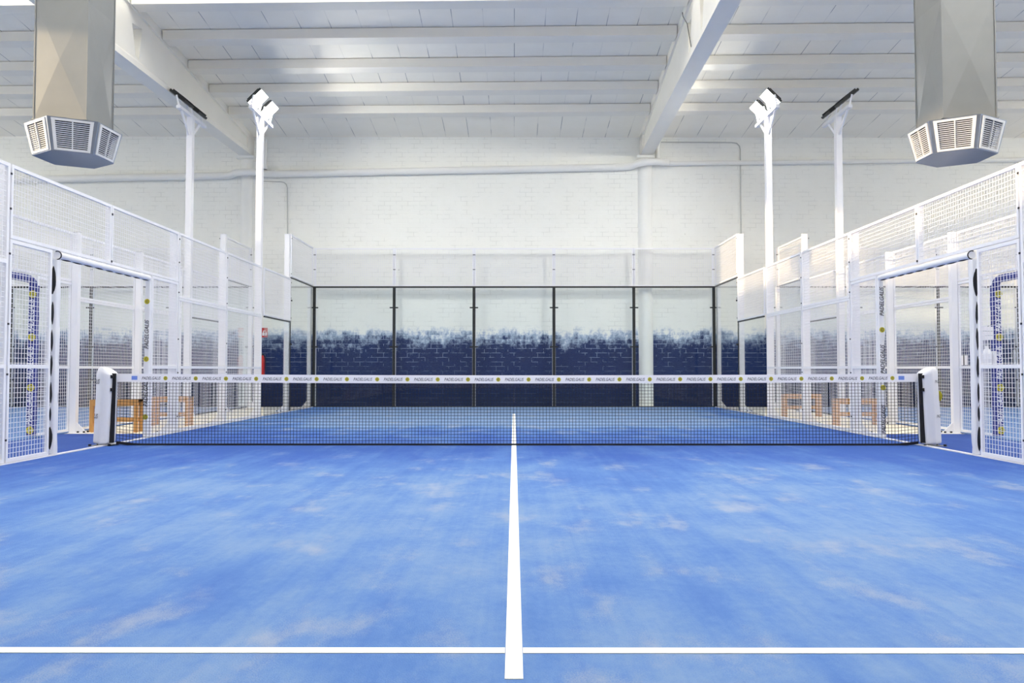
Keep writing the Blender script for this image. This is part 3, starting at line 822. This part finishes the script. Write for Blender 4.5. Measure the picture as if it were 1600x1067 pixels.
# ------------------------------------------------------------------ small things
t=thing('court_number_sign','small white plate with black number 1 on the far right fence','sign',(6.59,1.8,1.0))
q=MB(); q.box(6.582,6.596,1.73,1.87,1.012,1.152); pl=q.build('plate',M['paper'],t)
q=MB(); put_text(q,'1',.026,(6.5815,1.80,1.085),(0,-1,0),(0,0,1),0,0,1.0); q.build('numeral',M['cord'],pl)
t=thing('notice_sheet','white notice sheet hung on the mesh next to the right entrance','notice',(6.45,1.0,1.45))
q=MB(); q.box(6.36,6.535,.985,.992,1.35,1.53); sh=q.build('sheet',M['paper'],t)
q=MB()
for z in (1.41,1.47): q.box(6.375,6.52,.9835,.9845,z-.0015,z+.0015)
q.build('printed_line',M['text'],sh)
q=MB(); q.bar((6.45,.99,1.53),(6.60,1.0,1.60),.006,.006); q.build('string',M['text'],t)
t=thing('spray_bottle','white bottle-shaped dispenser beside the right navy frame','bottle',(6.46,1.0,1.0))
q=MB(); q.tube([(6.46,1.02,1.005),(6.46,1.02,1.02),(6.46,1.02,1.17),(6.46,1.02,1.20),(6.46,1.02,1.225),(6.46,1.02,1.27)],[.05,.058,.058,.048,.026,.022],14); q.build('body',M['pad'],t,True)
q=MB(); q.box(6.40,6.548,.95,1.09,.99,1.003); q.box(6.54,6.55,.95,1.09,1.003,1.2); q.build('bracket',M['white'],t)
t=thing('junction_box','white box mounted low on the brick wall, far right','box',(12.75,WALL,1.3))
q=MB(); q.box(12.6,12.88,WALL-.09,WALL-.002,1.04,1.44); b_=q.build('case',M['pad'],t)
q=MB(); q.box(12.62,12.86,WALL-.096,WALL-.09,1.06,1.42); q.build('lid',M['paper'],t)
t=thing('fire_sign','red and white fire equipment sign on the wall by the left corner','sign',(-6.33,WALL,1.9))
q=MB(); q.box(-6.42,-6.24,WALL-.008,WALL-.002,1.76,2.0); pl=q.build('plate',M['red'],t)
q=MB(); y=WALL-.0085
q.disc((-6.345,y,1.86),(1,0,0),(0,0,1),.03,0,14); q.box(-6.375,-6.315,y-.0005,y,1.80,1.87); q.box(-6.355,-6.335,y-.0005,y,1.89,1.93); q.box(-6.335,-6.29,y-.0005,y,1.915,1.93)
q.prism([(-6.30,y,1.80),(-6.27,y,1.80),(-6.262,y,1.86),(-6.285,y,1.91),(-6.30,y,1.85)],(0,-.0005,0)); q.build('pictogram',M['paper'],pl)
t=thing('fire_extinguisher','red fire extinguisher hanging on the wall below the red sign','fire extinguisher',(-6.35,WALL,.85))
q=MB(); cx,cy=-6.35,WALL-.09
q.tube([(cx,cy,.80),(cx,cy,.82),(cx,cy,1.20),(cx,cy,1.26),(cx,cy,1.30)],[.06,.075,.075,.055,.03],16); q.build('cylinder',M['red'],t,True)
q=MB(); q.tube([(cx,cy,1.30),(cx,cy,1.35)],.022,10); q.bar((cx,cy,1.36),(cx,cy-.10,1.39),.02,.012); q.bar((cx,cy,1.34),(cx,cy-.09,1.335),.02,.012); q.build('valve',M['black'],t)
q=MB(); q.tube([(cx+.02,cy,1.33),(cx+.075,cy-.01,1.29),(cx+.09,cy-.01,1.15),(cx+.086,cy-.01,.95)],.011,8); q.build('hose',M['black'],t,True)
q=MB(); q.box(cx-.02,cx+.02,WALL-.02,WALL-.002,1.1,1.3); q.build('bracket',M['black'],t)

# ------------------------------------------------------------------ light
w=bpy.data.worlds.new('World'); SC.world=w; w.use_nodes=True
bg=w.node_tree.nodes['Background']; bg.inputs[0].default_value=(.72,.84,1,1); bg.inputs[1].default_value=1.2
su=bpy.data.lights.new('low_sun','SUN'); su.energy=5.4; su.color=(1,.74,.42); su.angle=R(.6)
so=bpy.data.objects.new('low_sun',su); COL.objects.link(so)
so.rotation_euler=Vector((1.0,.35,-.09)).to_track_quat('-Z','Y').to_euler(); so.location=(-30,-8,8)

# ------------------------------------------------------------------ camera
cam=bpy.data.cameras.new('camera'); cam.lens=28.0; cam.sensor_width=36; cam.sensor_fit='HORIZONTAL'; cam.clip_end=200; cam.clip_start=.05
co=bpy.data.objects.new('camera',cam); COL.objects.link(co)
co.location=(0,-9.87,.95); co.rotation_euler=(R(90+2.0),0,R(.14)); SC.camera=co

SC.view_settings.view_transform='Standard'; SC.view_settings.look='None'; SC.view_settings.gamma=1
SC.view_settings.use_curve_mapping=False; SC.view_settings.exposure=0.15
cy=SC.cycles
cy.max_bounces=10; cy.diffuse_bounces=6; cy.glossy_bounces=4; cy.transparent_max_bounces=40; cy.use_denoising=True
cy.sample_clamp_indirect=8.0
for o in bpy.data.objects:
    if '_local' in o: del o['_local']
